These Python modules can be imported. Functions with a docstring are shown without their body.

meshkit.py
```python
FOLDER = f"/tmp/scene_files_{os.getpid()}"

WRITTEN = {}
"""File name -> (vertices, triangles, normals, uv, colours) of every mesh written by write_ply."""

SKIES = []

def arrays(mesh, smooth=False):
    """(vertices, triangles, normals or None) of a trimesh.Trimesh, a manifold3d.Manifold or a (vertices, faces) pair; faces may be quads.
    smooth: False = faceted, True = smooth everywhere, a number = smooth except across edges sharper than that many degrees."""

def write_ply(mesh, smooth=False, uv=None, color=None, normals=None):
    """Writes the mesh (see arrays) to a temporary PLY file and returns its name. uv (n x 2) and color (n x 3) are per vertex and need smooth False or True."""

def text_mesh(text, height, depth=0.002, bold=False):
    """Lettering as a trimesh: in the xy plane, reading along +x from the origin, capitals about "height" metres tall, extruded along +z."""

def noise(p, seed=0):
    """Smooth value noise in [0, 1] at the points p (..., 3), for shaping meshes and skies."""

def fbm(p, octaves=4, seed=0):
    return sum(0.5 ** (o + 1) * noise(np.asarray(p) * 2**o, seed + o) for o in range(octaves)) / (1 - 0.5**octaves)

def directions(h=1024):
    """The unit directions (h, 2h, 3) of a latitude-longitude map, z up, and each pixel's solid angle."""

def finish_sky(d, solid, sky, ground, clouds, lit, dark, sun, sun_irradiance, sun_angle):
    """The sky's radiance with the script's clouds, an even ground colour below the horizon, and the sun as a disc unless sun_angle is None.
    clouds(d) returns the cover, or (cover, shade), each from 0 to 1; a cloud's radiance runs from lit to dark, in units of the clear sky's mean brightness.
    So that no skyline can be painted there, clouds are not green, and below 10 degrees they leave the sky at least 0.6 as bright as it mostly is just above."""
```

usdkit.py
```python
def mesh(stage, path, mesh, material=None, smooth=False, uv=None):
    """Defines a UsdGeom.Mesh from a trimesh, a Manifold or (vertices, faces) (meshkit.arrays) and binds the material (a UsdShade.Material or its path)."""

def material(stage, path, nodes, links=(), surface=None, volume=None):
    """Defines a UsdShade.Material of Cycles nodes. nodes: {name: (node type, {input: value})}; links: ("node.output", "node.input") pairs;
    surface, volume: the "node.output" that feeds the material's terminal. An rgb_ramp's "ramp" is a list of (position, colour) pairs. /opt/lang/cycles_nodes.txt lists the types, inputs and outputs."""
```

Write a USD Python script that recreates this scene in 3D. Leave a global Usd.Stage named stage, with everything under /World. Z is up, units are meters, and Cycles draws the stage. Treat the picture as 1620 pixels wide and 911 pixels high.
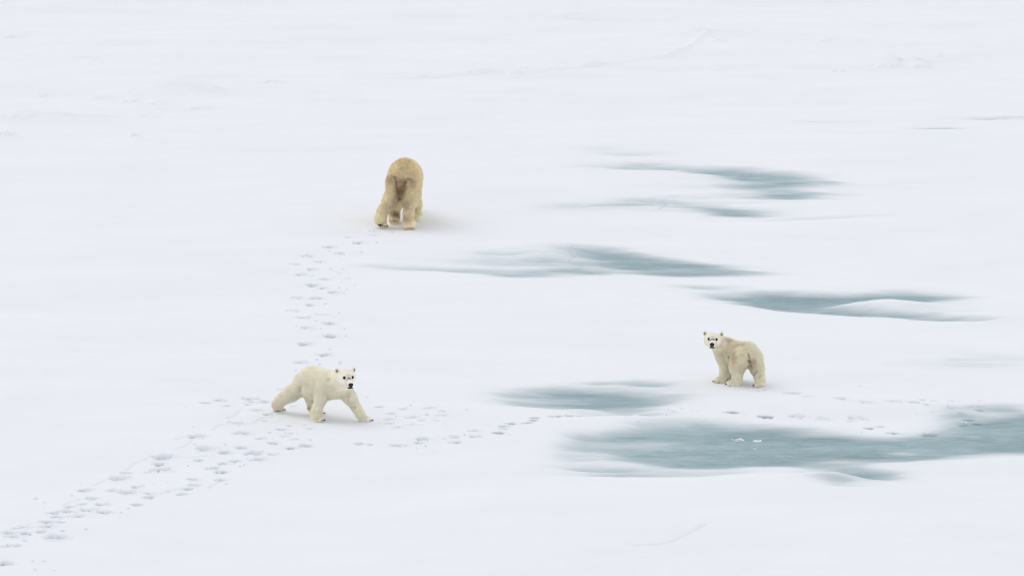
import math
import numpy as np
import shapely
from scipy.sparse import csr_matrix
from scipy.ndimage import gaussian_filter, map_coordinates
from scipy.spatial import Delaunay, cKDTree
import usdkit, meshkit
from pxr import Usd, UsdGeom, UsdLux, UsdShade, Gf, Sdf, Vt

stage = Usd.Stage.CreateInMemory()
UsdGeom.SetStageUpAxis(stage, 'Z'); UsdGeom.SetStageMetersPerUnit(stage, 1.0)
UsdGeom.Xform.Define(stage, '/World'); UsdGeom.Scope.Define(stage, '/World/Looks')
T = Sdf.ValueTypeNames

# ---------------------------------------------------------------- camera: long lens from a ship's rail, 11.65 m above the ice
H, FPX, PITCH = 11.65, 7500.0, math.atan(1305.0 / 7500.0)
cam = UsdGeom.Camera.Define(stage, '/World/camera')
cam.CreateHorizontalApertureAttr(36.0); cam.CreateVerticalApertureAttr(36.0 * 575 / 1024)
cam.CreateFocalLengthAttr(36.0 * FPX / 1620.0)
cam.CreateClippingRangeAttr(Gf.Vec2f(0.5, 50000))
cam.AddTranslateOp().Set(Gf.Vec3d(0, 0, H)); cam.AddRotateXOp().Set(90.0 - math.degrees(PITCH))
cam.CreateExposureAttr(0.0)

# ---------------------------------------------------------------- overcast sky and a weak, very soft sun from the left and a little behind
SUN = np.array([-0.62, 0.42, 0.90]); SUN /= np.linalg.norm(SUN)
sky = UsdLux.DomeLight.Define(stage, '/World/sky')
SKY_STRENGTH, SUN_INTENSITY = 0.110, 0.15
sm = usdkit.material(stage, '/World/Looks/overcast_sky', {
    'tc': ('texture_coordinate', {}),
    'map': ('mapping', {'scale': (1.6, 1.6, 4.0)}),
    'n': ('noise_texture', {'scale': 1.5, 'detail': 5.0, 'roughness': 0.55}),
    'r': ('rgb_ramp', {'ramp': [(0.25, (6.75, 6.95, 7.5)), (0.75, (8.3, 8.42, 8.75))]}),
    'sky': ('sky_texture', {'sky_type': 'single_scattering', 'sun_disc': False,
                            'sun_elevation': math.asin(SUN[2]), 'sun_rotation': math.atan2(SUN[0], SUN[1])}),
    'mix': ('mix', {'mix_type': 'mix', 'fac': 0.86}),
    'bg': ('background_shader', {'strength': SKY_STRENGTH}),
}, [('tc.generated', 'map.vector'), ('map.vector', 'n.vector'), ('n.fac', 'r.fac'), ('sky.color', 'mix.color1'), ('r.color', 'mix.color2'),
    ('mix.color', 'bg.color')], surface='bg.background')
UsdShade.MaterialBindingAPI.Apply(sky.GetPrim()).Bind(sm)
sky.GetPrim().SetCustomDataByKey('kind', 'structure')
sun = UsdLux.DistantLight.Define(stage, '/World/sun')
sun.CreateIntensityAttr(SUN_INTENSITY); sun.CreateAngleAttr(45.0); sun.CreateColorAttr(Gf.Vec3f(1.0, 0.965, 0.91)); sun.CreateNormalizeAttr(True)
rot = Gf.Rotation(Gf.Vec3d(0, 0, -1), Gf.Vec3d(*(-SUN)))
sun.AddTransformOp().Set(Gf.Matrix4d().SetRotate(rot))

# ---------------------------------------------------------------- photo pixel -> place on the ice (z = 0) or at a given distance
CP, SP = math.cos(PITCH), math.sin(PITCH)
def ray(px, py):
    a, b = (np.asarray(px, float) - 810) / FPX, -(np.asarray(py, float) - 455.5) / FPX
    return np.stack([a, b * SP + CP + 0 * a, b * CP - SP + 0 * a], -1)
def ground(px, py):
    d = ray(px, py)
    return np.array([0, 0, H]) + d * (-H / d[..., 2:3])
def at_y(px, py, y):
    d = ray(px, py)
    return np.array([0, 0, H]) + d * (y / d[1])
def project(p):
    p = np.asarray(p, float) - [0, 0, H]
    f = p[..., 1] * CP - p[..., 2] * SP
    u = p[..., 1] * SP + p[..., 2] * CP
    return 810 + FPX * p[..., 0] / f, 455.5 - FPX * u / f, f
def scale_at(py):                                   # photo pixels per metre
    return (py + 850.0) / H

# ---------------------------------------------------------------- writing prims
used = {}
def fresh(parent, name):
    k = used.get((parent, name), 0); used[(parent, name)] = k + 1
    return f'{parent}/{name}' + (f'_{k:03d}' if k else '')
def tag(prim, label=None, cat=None, group=None, kind=None):
    for k, v in (('label', label), ('category', cat), ('group', group), ('kind', kind)):
        if v: prim.SetCustomDataByKey(k, v)
def thing(name, loc, label, cat, group=None, kind=None):
    x = UsdGeom.Xform.Define(stage, fresh('/World', name)); x.AddTranslateOp().Set(Gf.Vec3d(*map(float, loc)))
    tag(x.GetPrim(), label, cat, group, kind)
    return x
def put(parent, name, v, f, mat, n=None, attrs=None, smooth=True):
    path = fresh(parent, name)
    if n is None:
        v, f, n = meshkit.arrays((v, f), smooth)
    m = UsdGeom.Mesh.Define(stage, path)
    m.CreatePointsAttr(Vt.Vec3fArray.FromNumpy(np.asarray(v, np.float32)))
    f = np.asarray(f, np.int32)
    m.CreateFaceVertexCountsAttr(Vt.IntArray.FromNumpy(np.full(len(f), f.shape[1], np.int32)))
    m.CreateFaceVertexIndicesAttr(Vt.IntArray.FromNumpy(f.ravel())); m.CreateSubdivisionSchemeAttr('none')
    if n is not None:
        m.CreateNormalsAttr(Vt.Vec3fArray.FromNumpy(np.asarray(n, np.float32))); m.SetNormalsInterpolation('vertex')
    for k, a in (attrs or {}).items():
        a = np.asarray(a, np.float32)
        pv = UsdGeom.PrimvarsAPI(m).CreatePrimvar(k, T.Color3fArray if a.ndim == 2 else T.FloatArray, 'vertex')
        pv.Set(Vt.Vec3fArray.FromNumpy(a) if a.ndim == 2 else Vt.FloatArray.FromNumpy(a))
    UsdShade.MaterialBindingAPI.Apply(m.GetPrim()).Bind(mat)
    return m.GetPrim()

# ---------------------------------------------------------------- materials
M = {}
M['ground'] = usdkit.material(stage, '/World/Looks/snow_and_ice', {
    'geo': ('geometry', {}),
    'ice': ('attribute', {'attribute': 'ice'}), 'wet_shade': ('attribute', {'attribute': 'wet_shade'}),
    'mapA': ('mapping', {'scale': (1.1, 3.2, 1.0)}), 'nA': ('noise_texture', {'scale': 1.0, 'detail': 6.0, 'roughness': 0.62, 'distortion': 0.4}),
    'mapB': ('mapping', {'scale': (0.35, 0.8, 1.0)}), 'nB': ('noise_texture', {'scale': 1.0, 'detail': 5.0, 'roughness': 0.6}),
    'mapC': ('mapping', {'scale': (9.0, 9.0, 9.0)}), 'nC': ('noise_texture', {'scale': 1.0, 'detail': 4.0, 'roughness': 0.65}),
    'sepA': ('separate_color', {'color_type': 'rgb'}), 'sub': ('math', {'math_type': 'subtract', 'value2': 0.5}),
    'amp': ('math', {'math_type': 'multiply', 'value2': 1.15}),
    'add': ('math', {'math_type': 'add'}),
    'gate': ('map_range', {'range_type': 'smoothstep', 'from_min': 0.0, 'from_max': 0.25, 'clamp': True}),
    'amp2': ('math', {'math_type': 'multiply'}),
    'fac': ('map_range', {'range_type': 'linear', 'from_min': 0.0, 'from_max': 1.0, 'clamp': True}),
    'icec': ('rgb_ramp', {'ramp': [(0.30, (0.22, 0.32, 0.333)), (0.5, (0.285, 0.395, 0.41)), (0.70, (0.38, 0.49, 0.50))]}),
    'mapD': ('mapping', {'scale': (3.6, 8.5, 1.0)}), 'nD': ('noise_texture', {'scale': 1.0, 'detail': 5.0, 'roughness': 0.7}), 'nAD': ('mix', {'mix_type': 'mix', 'fac': 0.45}),
    'grain': ('mix', {'mix_type': 'overlay', 'fac': 0.65}),
    'snowc': ('rgb_ramp', {'ramp': [(0.3, (0.855, 0.863, 0.874)), (0.7, (0.89, 0.893, 0.898))]}),
    'wet_shade_c': ('mix', {'mix_type': 'mix', 'color2': (0.27, 0.37, 0.41)}),  # slush and packed snow tint, also carries painted shade of the prints
    'base': ('mix', {'mix_type': 'mix'}),
    'ro': ('map_range', {'from_min': 0.0, 'from_max': 1.0, 'to_min': 0.95, 'to_max': 0.55}),
    'sp': ('map_range', {'from_min': 0.0, 'from_max': 1.0, 'to_min': 0.05, 'to_max': 0.22}),
    'bump': ('bump', {'strength': 0.35, 'distance': 0.012}),
    'p': ('principled_bsdf', {}),
}, [('geo.position', 'mapA.vector'), ('geo.position', 'mapB.vector'), ('geo.position', 'mapC.vector'),
    ('mapA.vector', 'nA.vector'), ('mapB.vector', 'nB.vector'), ('mapC.vector', 'nC.vector'),
    ('geo.position', 'mapD.vector'), ('mapD.vector', 'nD.vector'), ('nA.color', 'nAD.color1'), ('nD.color', 'nAD.color2'), ('nAD.color', 'sepA.color'), ('sepA.r', 'sub.value1'), ('sub.value', 'amp.value1'), ('ice.fac', 'gate.value'), ('amp.value', 'amp2.value1'), ('gate.result', 'amp2.value2'),
    ('ice.fac', 'add.value1'), ('amp2.value', 'add.value2'), ('add.value', 'fac.value'),
    ('nB.fac', 'icec.fac'), ('nB.fac', 'snowc.fac'), ('snowc.color', 'wet_shade_c.color1'), ('wet_shade.fac', 'wet_shade_c.fac'),
    ('wet_shade_c.color', 'base.color1'), ('icec.color', 'grain.color1'), ('nD.fac', 'grain.color2'), ('grain.color', 'base.color2'), ('fac.result', 'base.fac'), ('base.color', 'p.base_color'),
    ('fac.result', 'ro.value'), ('ro.result', 'p.roughness'), ('fac.result', 'sp.value'), ('sp.result', 'p.specular_ior_level'),
    ('nC.fac', 'bump.height'), ('bump.normal', 'p.normal')], surface='p.BSDF')
M['fur'] = usdkit.material(stage, '/World/Looks/fur', {
    'c': ('attribute', {'attribute': 'fur_colour'}),
    'p': ('principled_bsdf', {'roughness': 0.7, 'specular_ior_level': 0.2}), 't': ('translucent_bsdf', {}), 'x': ('mix_closure', {'fac': 0.35}),
}, [('c.color', 'p.base_color'), ('c.color', 't.color'), ('p.BSDF', 'x.closure1'), ('t.BSDF', 'x.closure2')], surface='x.closure')
M['hide'] = usdkit.material(stage, '/World/Looks/hide', {
    'c': ('attribute', {'attribute': 'fur_colour'}),
    'p': ('principled_bsdf', {'roughness': 0.85, 'specular_ior_level': 0.1}),
}, [('c.color', 'p.base_color')], surface='p.BSDF')
M['nose'] = usdkit.material(stage, '/World/Looks/nose_skin', {
    'geo': ('geometry', {}), 'n': ('noise_texture', {'scale': 160.0, 'detail': 2.0}),
    'r': ('rgb_ramp', {'ramp': [(0.3, (0.008, 0.008, 0.009)), (0.7, (0.022, 0.021, 0.022))]}),
    'p': ('principled_bsdf', {'roughness': 0.5, 'specular_ior_level': 0.3})},
    [('geo.position', 'n.vector'), ('n.fac', 'r.fac'), ('r.color', 'p.base_color')], surface='p.BSDF')
M['eye'] = usdkit.material(stage, '/World/Looks/eye', {
    'geo': ('geometry', {}), 'n': ('noise_texture', {'scale': 90.0}),
    'r': ('rgb_ramp', {'ramp': [(0.3, (0.006, 0.005, 0.005)), (0.7, (0.016, 0.011, 0.008))]}),
    'p': ('principled_bsdf', {'roughness': 0.25, 'specular_ior_level': 0.25})},
    [('geo.position', 'n.vector'), ('n.fac', 'r.fac'), ('r.color', 'p.base_color')], surface='p.BSDF')
M['claw'] = usdkit.material(stage, '/World/Looks/claw_horn', {
    'geo': ('geometry', {}), 'n': ('noise_texture', {'scale': 60.0}),
    'r': ('rgb_ramp', {'ramp': [(0.3, (0.02, 0.017, 0.015)), (0.7, (0.05, 0.042, 0.036))]}),
    'p': ('principled_bsdf', {'roughness': 0.45})},
    [('geo.position', 'n.vector'), ('n.fac', 'r.fac'), ('r.color', 'p.base_color')], surface='p.BSDF')
M['crust'] = usdkit.material(stage, '/World/Looks/snow_crust', {
    'geo': ('geometry', {}), 'n': ('noise_texture', {'scale': 14.0, 'detail': 4.0}),
    'tint': ('attribute', {'attribute': 'stain'}),
    'r': ('rgb_ramp', {'ramp': [(0.3, (0.72, 0.77, 0.80)), (0.65, (0.88, 0.89, 0.89))]}),
    'm': ('mix', {'mix_type': 'mix', 'color2': (0.36, 0.36, 0.25)}),
    'b': ('bump', {'strength': 0.5, 'distance': 0.01}),
    'p': ('principled_bsdf', {'roughness': 0.8, 'specular_ior_level': 0.1})},
    [('geo.position', 'n.vector'), ('n.fac', 'r.fac'), ('r.color', 'm.color1'), ('tint.fac', 'm.fac'), ('m.color', 'p.base_color'),
     ('n.fac', 'b.height'), ('b.normal', 'p.normal')], surface='p.BSDF')

# ================================================================ SNOW FIELD
# paw prints as seen in the photograph: crop corner, crop zoom, then (x, y, width) in that crop
PRINTS = []
def prints(x0, y0, z, rows, deep=1.0, wet_shade=0.0, heading=90.0):
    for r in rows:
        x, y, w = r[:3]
        PRINTS.append((x0 + x / z, y0 + y / z, w / z, deep, r[3] if len(r) > 3 else wet_shade, heading))
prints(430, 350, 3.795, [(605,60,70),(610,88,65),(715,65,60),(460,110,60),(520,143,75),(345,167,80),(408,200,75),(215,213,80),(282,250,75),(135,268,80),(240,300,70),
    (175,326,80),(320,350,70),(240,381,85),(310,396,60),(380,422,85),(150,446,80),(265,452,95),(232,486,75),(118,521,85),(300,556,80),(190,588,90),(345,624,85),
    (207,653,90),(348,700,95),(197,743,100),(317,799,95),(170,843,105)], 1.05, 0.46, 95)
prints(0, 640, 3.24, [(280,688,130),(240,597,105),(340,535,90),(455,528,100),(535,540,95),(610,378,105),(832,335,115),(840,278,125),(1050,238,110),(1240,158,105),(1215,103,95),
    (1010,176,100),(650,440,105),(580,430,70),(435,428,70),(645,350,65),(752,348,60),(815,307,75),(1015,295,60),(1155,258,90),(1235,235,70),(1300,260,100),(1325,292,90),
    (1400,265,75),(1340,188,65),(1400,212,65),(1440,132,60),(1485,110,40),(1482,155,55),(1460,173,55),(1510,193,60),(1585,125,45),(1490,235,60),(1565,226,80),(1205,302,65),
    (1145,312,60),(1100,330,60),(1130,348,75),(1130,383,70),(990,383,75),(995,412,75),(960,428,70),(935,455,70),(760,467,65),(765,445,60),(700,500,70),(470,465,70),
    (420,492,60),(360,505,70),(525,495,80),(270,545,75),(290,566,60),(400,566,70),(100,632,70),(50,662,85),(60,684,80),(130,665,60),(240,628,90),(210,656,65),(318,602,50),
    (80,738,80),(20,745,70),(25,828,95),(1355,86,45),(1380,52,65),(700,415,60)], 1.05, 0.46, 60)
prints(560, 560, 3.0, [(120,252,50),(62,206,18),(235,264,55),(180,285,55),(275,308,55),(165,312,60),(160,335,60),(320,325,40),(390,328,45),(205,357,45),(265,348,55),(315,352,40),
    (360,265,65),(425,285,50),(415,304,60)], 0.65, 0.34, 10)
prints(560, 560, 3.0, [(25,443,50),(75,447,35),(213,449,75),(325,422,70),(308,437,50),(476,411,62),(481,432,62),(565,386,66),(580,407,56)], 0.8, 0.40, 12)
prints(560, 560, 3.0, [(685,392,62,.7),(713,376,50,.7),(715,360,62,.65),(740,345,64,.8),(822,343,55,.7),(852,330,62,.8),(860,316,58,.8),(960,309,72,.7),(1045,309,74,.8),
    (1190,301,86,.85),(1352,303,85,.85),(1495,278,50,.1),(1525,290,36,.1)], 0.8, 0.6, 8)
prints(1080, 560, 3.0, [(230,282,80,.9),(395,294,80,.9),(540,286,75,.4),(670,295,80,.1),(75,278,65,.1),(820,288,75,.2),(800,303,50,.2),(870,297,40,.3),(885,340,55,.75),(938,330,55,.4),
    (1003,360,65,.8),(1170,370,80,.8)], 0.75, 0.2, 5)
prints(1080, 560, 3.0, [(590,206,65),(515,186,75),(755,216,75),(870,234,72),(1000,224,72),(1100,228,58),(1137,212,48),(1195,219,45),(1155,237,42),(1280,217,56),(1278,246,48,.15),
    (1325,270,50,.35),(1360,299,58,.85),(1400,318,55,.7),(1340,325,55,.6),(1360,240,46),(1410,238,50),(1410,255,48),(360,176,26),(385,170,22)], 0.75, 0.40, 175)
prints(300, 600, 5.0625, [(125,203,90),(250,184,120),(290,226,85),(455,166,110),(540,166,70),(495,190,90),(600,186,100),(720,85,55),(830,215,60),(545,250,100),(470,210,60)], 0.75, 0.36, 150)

# the bears' own paws press into the snow
prints(415, 560, 7.589, [(676,812,96),(1240,810,110),(200,682,100),(672,722,80)], .33, 0, 20)
prints(1090, 510, 7.922, [(378,754,100),(552,791,110),(876,808,96),(490,731,66)], .33, 0, 180)
prints(570, 230, 6.071, [(474,806,110),(206,794,90),(330,754,92),(542,722,80)], .33, 0, 90)
# ponds of blue-green ice: outlines in photo pixels
PONDS = [
 ('broad frozen melt pond reaching the right edge of the picture, in front of the cubs',
  [(940,706),(945,692),(962,684),(985,682),(1040,672),(1090,668),(1150,671),(1230,674),(1290,678),(1345,685),(1400,691),(1450,688),(1490,679),(1512,669),(1548,660),(1600,653),(1640,648),(1760,645),
   (1760,716),(1640,717),(1600,714),(1545,715),(1500,721),(1450,727),(1392,727),(1362,722),(1318,722),(1300,726),(1340,732),(1376,740),(1398,751),(1372,760),(1336,756),(1304,746),(1262,740),(1210,738),(1150,741),(1085,738),(1010,730),(972,732),(952,722)], 0.16),
 ('small oval frozen melt pond left of the cub that looks back',
  [(858,629),(872,618),(900,611),(955,611),(982,622),(968,638),(915,646),(872,641)], 0.22),
 ('long narrow frozen melt pond behind the cub that looks back',
  [(1158,466),(1186,459),(1260,463),(1330,465),(1400,461),(1450,460),(1504,468),(1492,477),(1450,480),(1400,478),(1352,481),(1330,487),(1380,492),(1412,500),(1400,505),(1310,499),(1225,491),(1175,477)], 0.12),
 ('frozen melt pond with a wispy left tail to the right of the large bear',
  [(903,393),(938,389),(990,393),(1050,404),(1110,414),(1186,428),(1172,434),(1100,436),(1020,434),(968,427),(940,415),(912,404)], 0.14),
 ('farthest frozen melt pond, a thin dark lens at upper right',
  [(1112,270),(1142,266),(1200,267),(1250,275),(1290,283),(1270,289),(1220,288),(1180,280),(1135,273)], 0.13),
]
STROKES = [(1000,651,60,8,.30),(945,660,45,5,.14),(1362,747,36,6,.62),(1340,738,30,4,.4),(1555,572,110,8,.12),(1200,300,110,14,.20),(1110,322,120,10,.15),(1000,264,90,5,.10),(800,414,160,9,.14),(1000,624,90,12,.14),(870,624,70,10,.10),(925,716,40,14,.14),(988,649,50,5,.26),(1020,658,40,4,.22),(1330,745,50,7,.2),(1480,492,60,7,.12),
   # wisps of ice swept bare or dusted over: px, py, half width, half height (pixels), strength
 (660,425,70,3,.28),(610,421,40,3,.18),(740,428,60,3,.34),(790,431,45,3,.42),(850,430,50,4,.5),(840,437,60,2,.36),(900,424,45,4,.5),(940,428,40,4,.45),(800,402,50,3,.14),(868,410,40,3,.28),
 (1250,308,46,5,.62),(1215,296,70,6,.22),(1275,303,40,3,.3),(1165,336,50,4,.6),(1200,341,40,2.5,.4),(1110,326,45,3,.3),(1050,318,60,2.6,.35),(1260,346,60,2,.25),(1205,292,60,3,.45),(1240,298,50,3,.25),
 (1060,267,60,2,.26),(1120,271,40,2,.36),(1000,262,60,2.2,.2),(1010,246,60,3,.16),(950,240,40,2.5,.1),(905,325,60,4,.16),(1000,324,50,2.5,.14),(1350,345,70,2,.12),
 (945,605,40,2,.35),(1040,606,45,3,.45),(1010,604,30,3,.3),(1080,612,40,3,.2),(815,628,30,6,.10),(985,630,50,8,.35),(1020,634,50,6,.22),(900,640,80,5,.3),
 (925,700,30,9,.26),(905,720,40,8,.14),(930,742,70,4,.35),(1000,752,90,3,.4),(1100,748,70,3,.3),(985,742,50,2.5,.3),(1000,690,60,8,.4),(1320,765,50,4,.45),(1340,772,50,2.5,.3),(1400,752,40,7,.3),
 (1480,505,50,3,.62),(1540,508,40,2,.4),(1430,498,60,3,.45),(1120,455,50,2.5,.25),(1140,470,40,5,.18),(1520,474,40,6,.25),(1560,575,90,7,.10),(1480,570,60,4,.08),
 (1585,190,60,1.4,.24),(1485,203,50,1.4,.2),(1290,193,50,2,.10),(1200,428,50,3,.35),(1520,655,40,9,.3),(1590,643,50,6,.35),(1310,283,30,3,.3),(1230,278,60,4,.4),(1450,478,50,3,.3),
]
DUST = [  # snow blown over the ice
 (1080,697,70,5,.22),(1010,703,60,6,.2),(1225,712,60,4,.22),(1300,706,40,4,.15),(1430,713,26,3,.5),(1230,738,60,3,.25),(1010,735,70,5,.2),(1120,742,60,3,.25),
 (1070,722,60,4,.15),(1500,700,60,3,.15),(1585,688,18,2,.25),(1540,686,14,2,.3),(845,634,20,2,.25),(905,626,50,4,.1),(880,641,40,2,.2),(1000,417,60,4,.15),(1080,426,60,3,.12),
 (985,424,50,2,.25),(1250,474,60,3,.12),(1350,472,60,2.5,.1),(1230,283,40,1.5,.15),(1400,484,60,4,.7),(1325,727,30,1.6,.35),(1060,748,90,2.5,.3),
]
STEP = 0.04
GX, GY = np.arange(-13.5, 14.5, STEP), np.arange(46.0, 108.0, STEP)
gx, gy = np.meshgrid(GX, GY)
wob = 0.28 * (meshkit.fbm(np.stack([gx * .9, gy * .9, 0 * gx], -1), 4, 3) - .5)          # ragged outlines
wobx = 0.55 * (meshkit.fbm(np.stack([gx * .5, gy * .9, 0 * gx + 9], -1), 4, 7) - .5)
ice = np.zeros_like(gx); pond_id = np.full(gx.shape, -1)
for k, (_, poly, soft) in enumerate(PONDS):
    w = ground(*np.array(poly, float).T)[:, :2]
    inside = shapely.contains_xy(shapely.Polygon(w).buffer(0), gx + wobx, gy + wob * 1.4).astype(np.float32)
    b = gaussian_filter(inside, (soft / STEP, 2.0 * soft / STEP))
    pond_id[b > np.maximum(ice, .02)] = k
    ice = np.maximum(ice, b)
def soft_ellipse(row):
    px, py, rx, ry, s = row
    ry *= 1.35
    c = ground(px, py); sc = scale_at(py); dy = ground(px, py - ry)[1] - c[1]
    return s * np.exp(-(((gx - c[0]) / (rx / sc)) ** 2 + ((gy - c[1]) / dy) ** 2))
for row in STROKES: ice = 1 - (1 - ice) * (1 - np.minimum(1.45 * soft_ellipse(row), .95))
for row in DUST: ice = ice * (1 - soft_ellipse(row))
near = cKDTree(np.concatenate([ground(*np.array(p, float).T)[:, :2] for _, p, _ in PONDS]))
streak = meshkit.fbm(np.stack([gx * .55, gy * 2.1, 0 * gx], -1), 5, 21) - .5
streak2 = meshkit.fbm(np.stack([gx * 1.8, gy * 3.4, 0 * gx], -1), 4, 33) - .5
ice = np.clip(ice + (0.75 * streak + .35 * streak2) * np.clip(4 * ice * (1.15 - ice), 0, 1), 0, 1)
ice = ice * ice * (3 - 2 * ice) * .55 + .45 * ice
ice[ice < .015] = 0
def sample(a, x, y, cval=0.0, order=1):
    return map_coordinates(a, [(np.asarray(y) - GY[0]) / STEP, (np.asarray(x) - GX[0]) / STEP], order=order, mode='constant', cval=cval)

MOUNDS = [  # px, py, half width, half depth (m), height (m): drifts and hummocks
 (290,148,.75,.8,.16),(250,150,.6,.5,.06),(1400,487,.62,.35,.10),(1310,760,.42,.25,.10),(1240,762,.6,.35,.05),(870,396,.5,.5,.08),(1590,732,1.0,.5,.07),(1405,452,.8,.4,.05),(1330,640,1.3,.5,.05),
 (1560,480,1.2,.6,.05),(1080,660,.7,.4,.05),(980,670,.7,.25,.05),(820,120,1.0,.6,.12),(1430,105,1.2,.8,.05),(60,195,1.2,.8,.12),(220,225,.6,.5,.07),(1100,60,1.6,1.,.12),(1000,330,.9,.5,.06),
]
SCARPS = [  # px, py, half width px, height (m): small broken edges that face the camera
 (917,28,30,.08),(890,27,20,.05),(775,3,18,.08),(830,118,12,.10),(873,115,16,.12),(933,107,20,.11),(1047,92,14,.12),(1070,89,16,.11),(812,128,10,.10),(1103,57,16,.10),(1120,58,12,.10),(1135,70,14,.07),
 (1313,3,14,.10),(1307,65,8,.08),(1403,97,14,.11),(1422,100,8,.10),(1407,107,18,.09),(1483,90,8,.10),(1457,108,16,.10),(1327,115,12,.07),(1530,92,26,.06),(1490,204,24,.05),(1600,192,26,.07),
 (20,60,18,.08),(430,131,14,.10),(62,152,10,.08),(207,163,14,.08),(233,185,20,.07),(310,176,22,.07),(213,221,10,.12),(35,197,20,.12),(8,216,14,.12),(97,190,14,.07),(160,152,22,.06),(245,168,16,.06),
 (130,94,30,.05),(1080,80,14,.05),(1360,65,12,.04),(1130,110,16,.05),(1325,766,5,.05),(902,394,5,.035),(690,126,40,.05),(640,125,40,.05),(750,124,30,.06),(1052,320,22,.05),(1460,101,14,.06),
]
CREASES = [  # fine cracks and edges, polylines in photo pixels, depth (m)
 ([(1008,861),(1040,861),(1062,857),(1080,850),(1093,846),(1115,833)], .03),
 ([(900,396),(909,404),(902,412),(930,421),(944,428)], .025), ([(1040,331),(1056,324),(1050,318),(1068,312)], .025), ([(910,322),(960,326),(1030,325),(1052,330)], .02),
]
for l_ in [[(905,190),(935,179),(972,173)],[(905,236),(950,220),(986,198)],[(648,332),(700,297),(775,279)],[(478,410),(510,396),(552,383)],[(1088,142),(1130,116),(1176,104)],[(58,642),(110,611),(190,592)],
           [(330,494),(365,480),(410,468)],[(828,447),(880,431),(952,420)],[(1100,408),(1130,390),(1160,380)],[(300,585),(350,560),(420,548)],[(1170,72),(1215,56),(1235,30)],[(1300,100),(1340,70),(1400,60)],
           [(960,282),(1010,278),(1100,270)],[(140,640),(180,622),(240,612)],[(70,700),(110,690),(160,668)],[(700,425),(745,432),(800,440)]]:
    CREASES.append(([(a / 3.24, 640 + b / 3.24) for a, b in l_], .018))
CREASES += [([(540,126),(620,127),(690,125),(752,124),(800,121),(835,116),(875,113),(905,109),(935,106),(985,99),(1050,90),(1085,80),(1120,58)], -.035, .10),
            ([(150,158),(210,148),(250,140),(300,143),(345,150)], -.03, .10), ([(0,196),(40,189),(100,192),(170,188)], -.035, .09), ([(1370,112),(1400,104),(1460,100),(1520,92)], -.03, .09),
            ([(870,26),(905,26),(932,30)], .03, .05), ([(760,3),(790,2),(830,3)], .03, .06)]
BEAR_SPOTS = [ground(637, 350)[:2], ground(515, 655)[:2], ground(1165, 605)[:2]]

pr = []
rng = np.random.default_rng(5)
for (px, py, w, deep, wet_shade, head) in PRINTS:
    c = ground(px, py); wm = w / scale_at(py)
    wm = min(max(wm * .92, .05), .36)
    pr.append((c[0], c[1], wm / 2, wm / 2 * rng.uniform(.95, 1.28), math.radians(head + rng.normal(0, 14)), .31 * min(wm, .27) * deep * rng.uniform(.85, 1.15), wet_shade, rng.integers(1e6)))
pr = np.array(pr)
spots = []
for px, py, hw, h in SCARPS:
    c = ground(px, py); spots.append((c[0], c[1], hw / scale_at(py), h))

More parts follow.
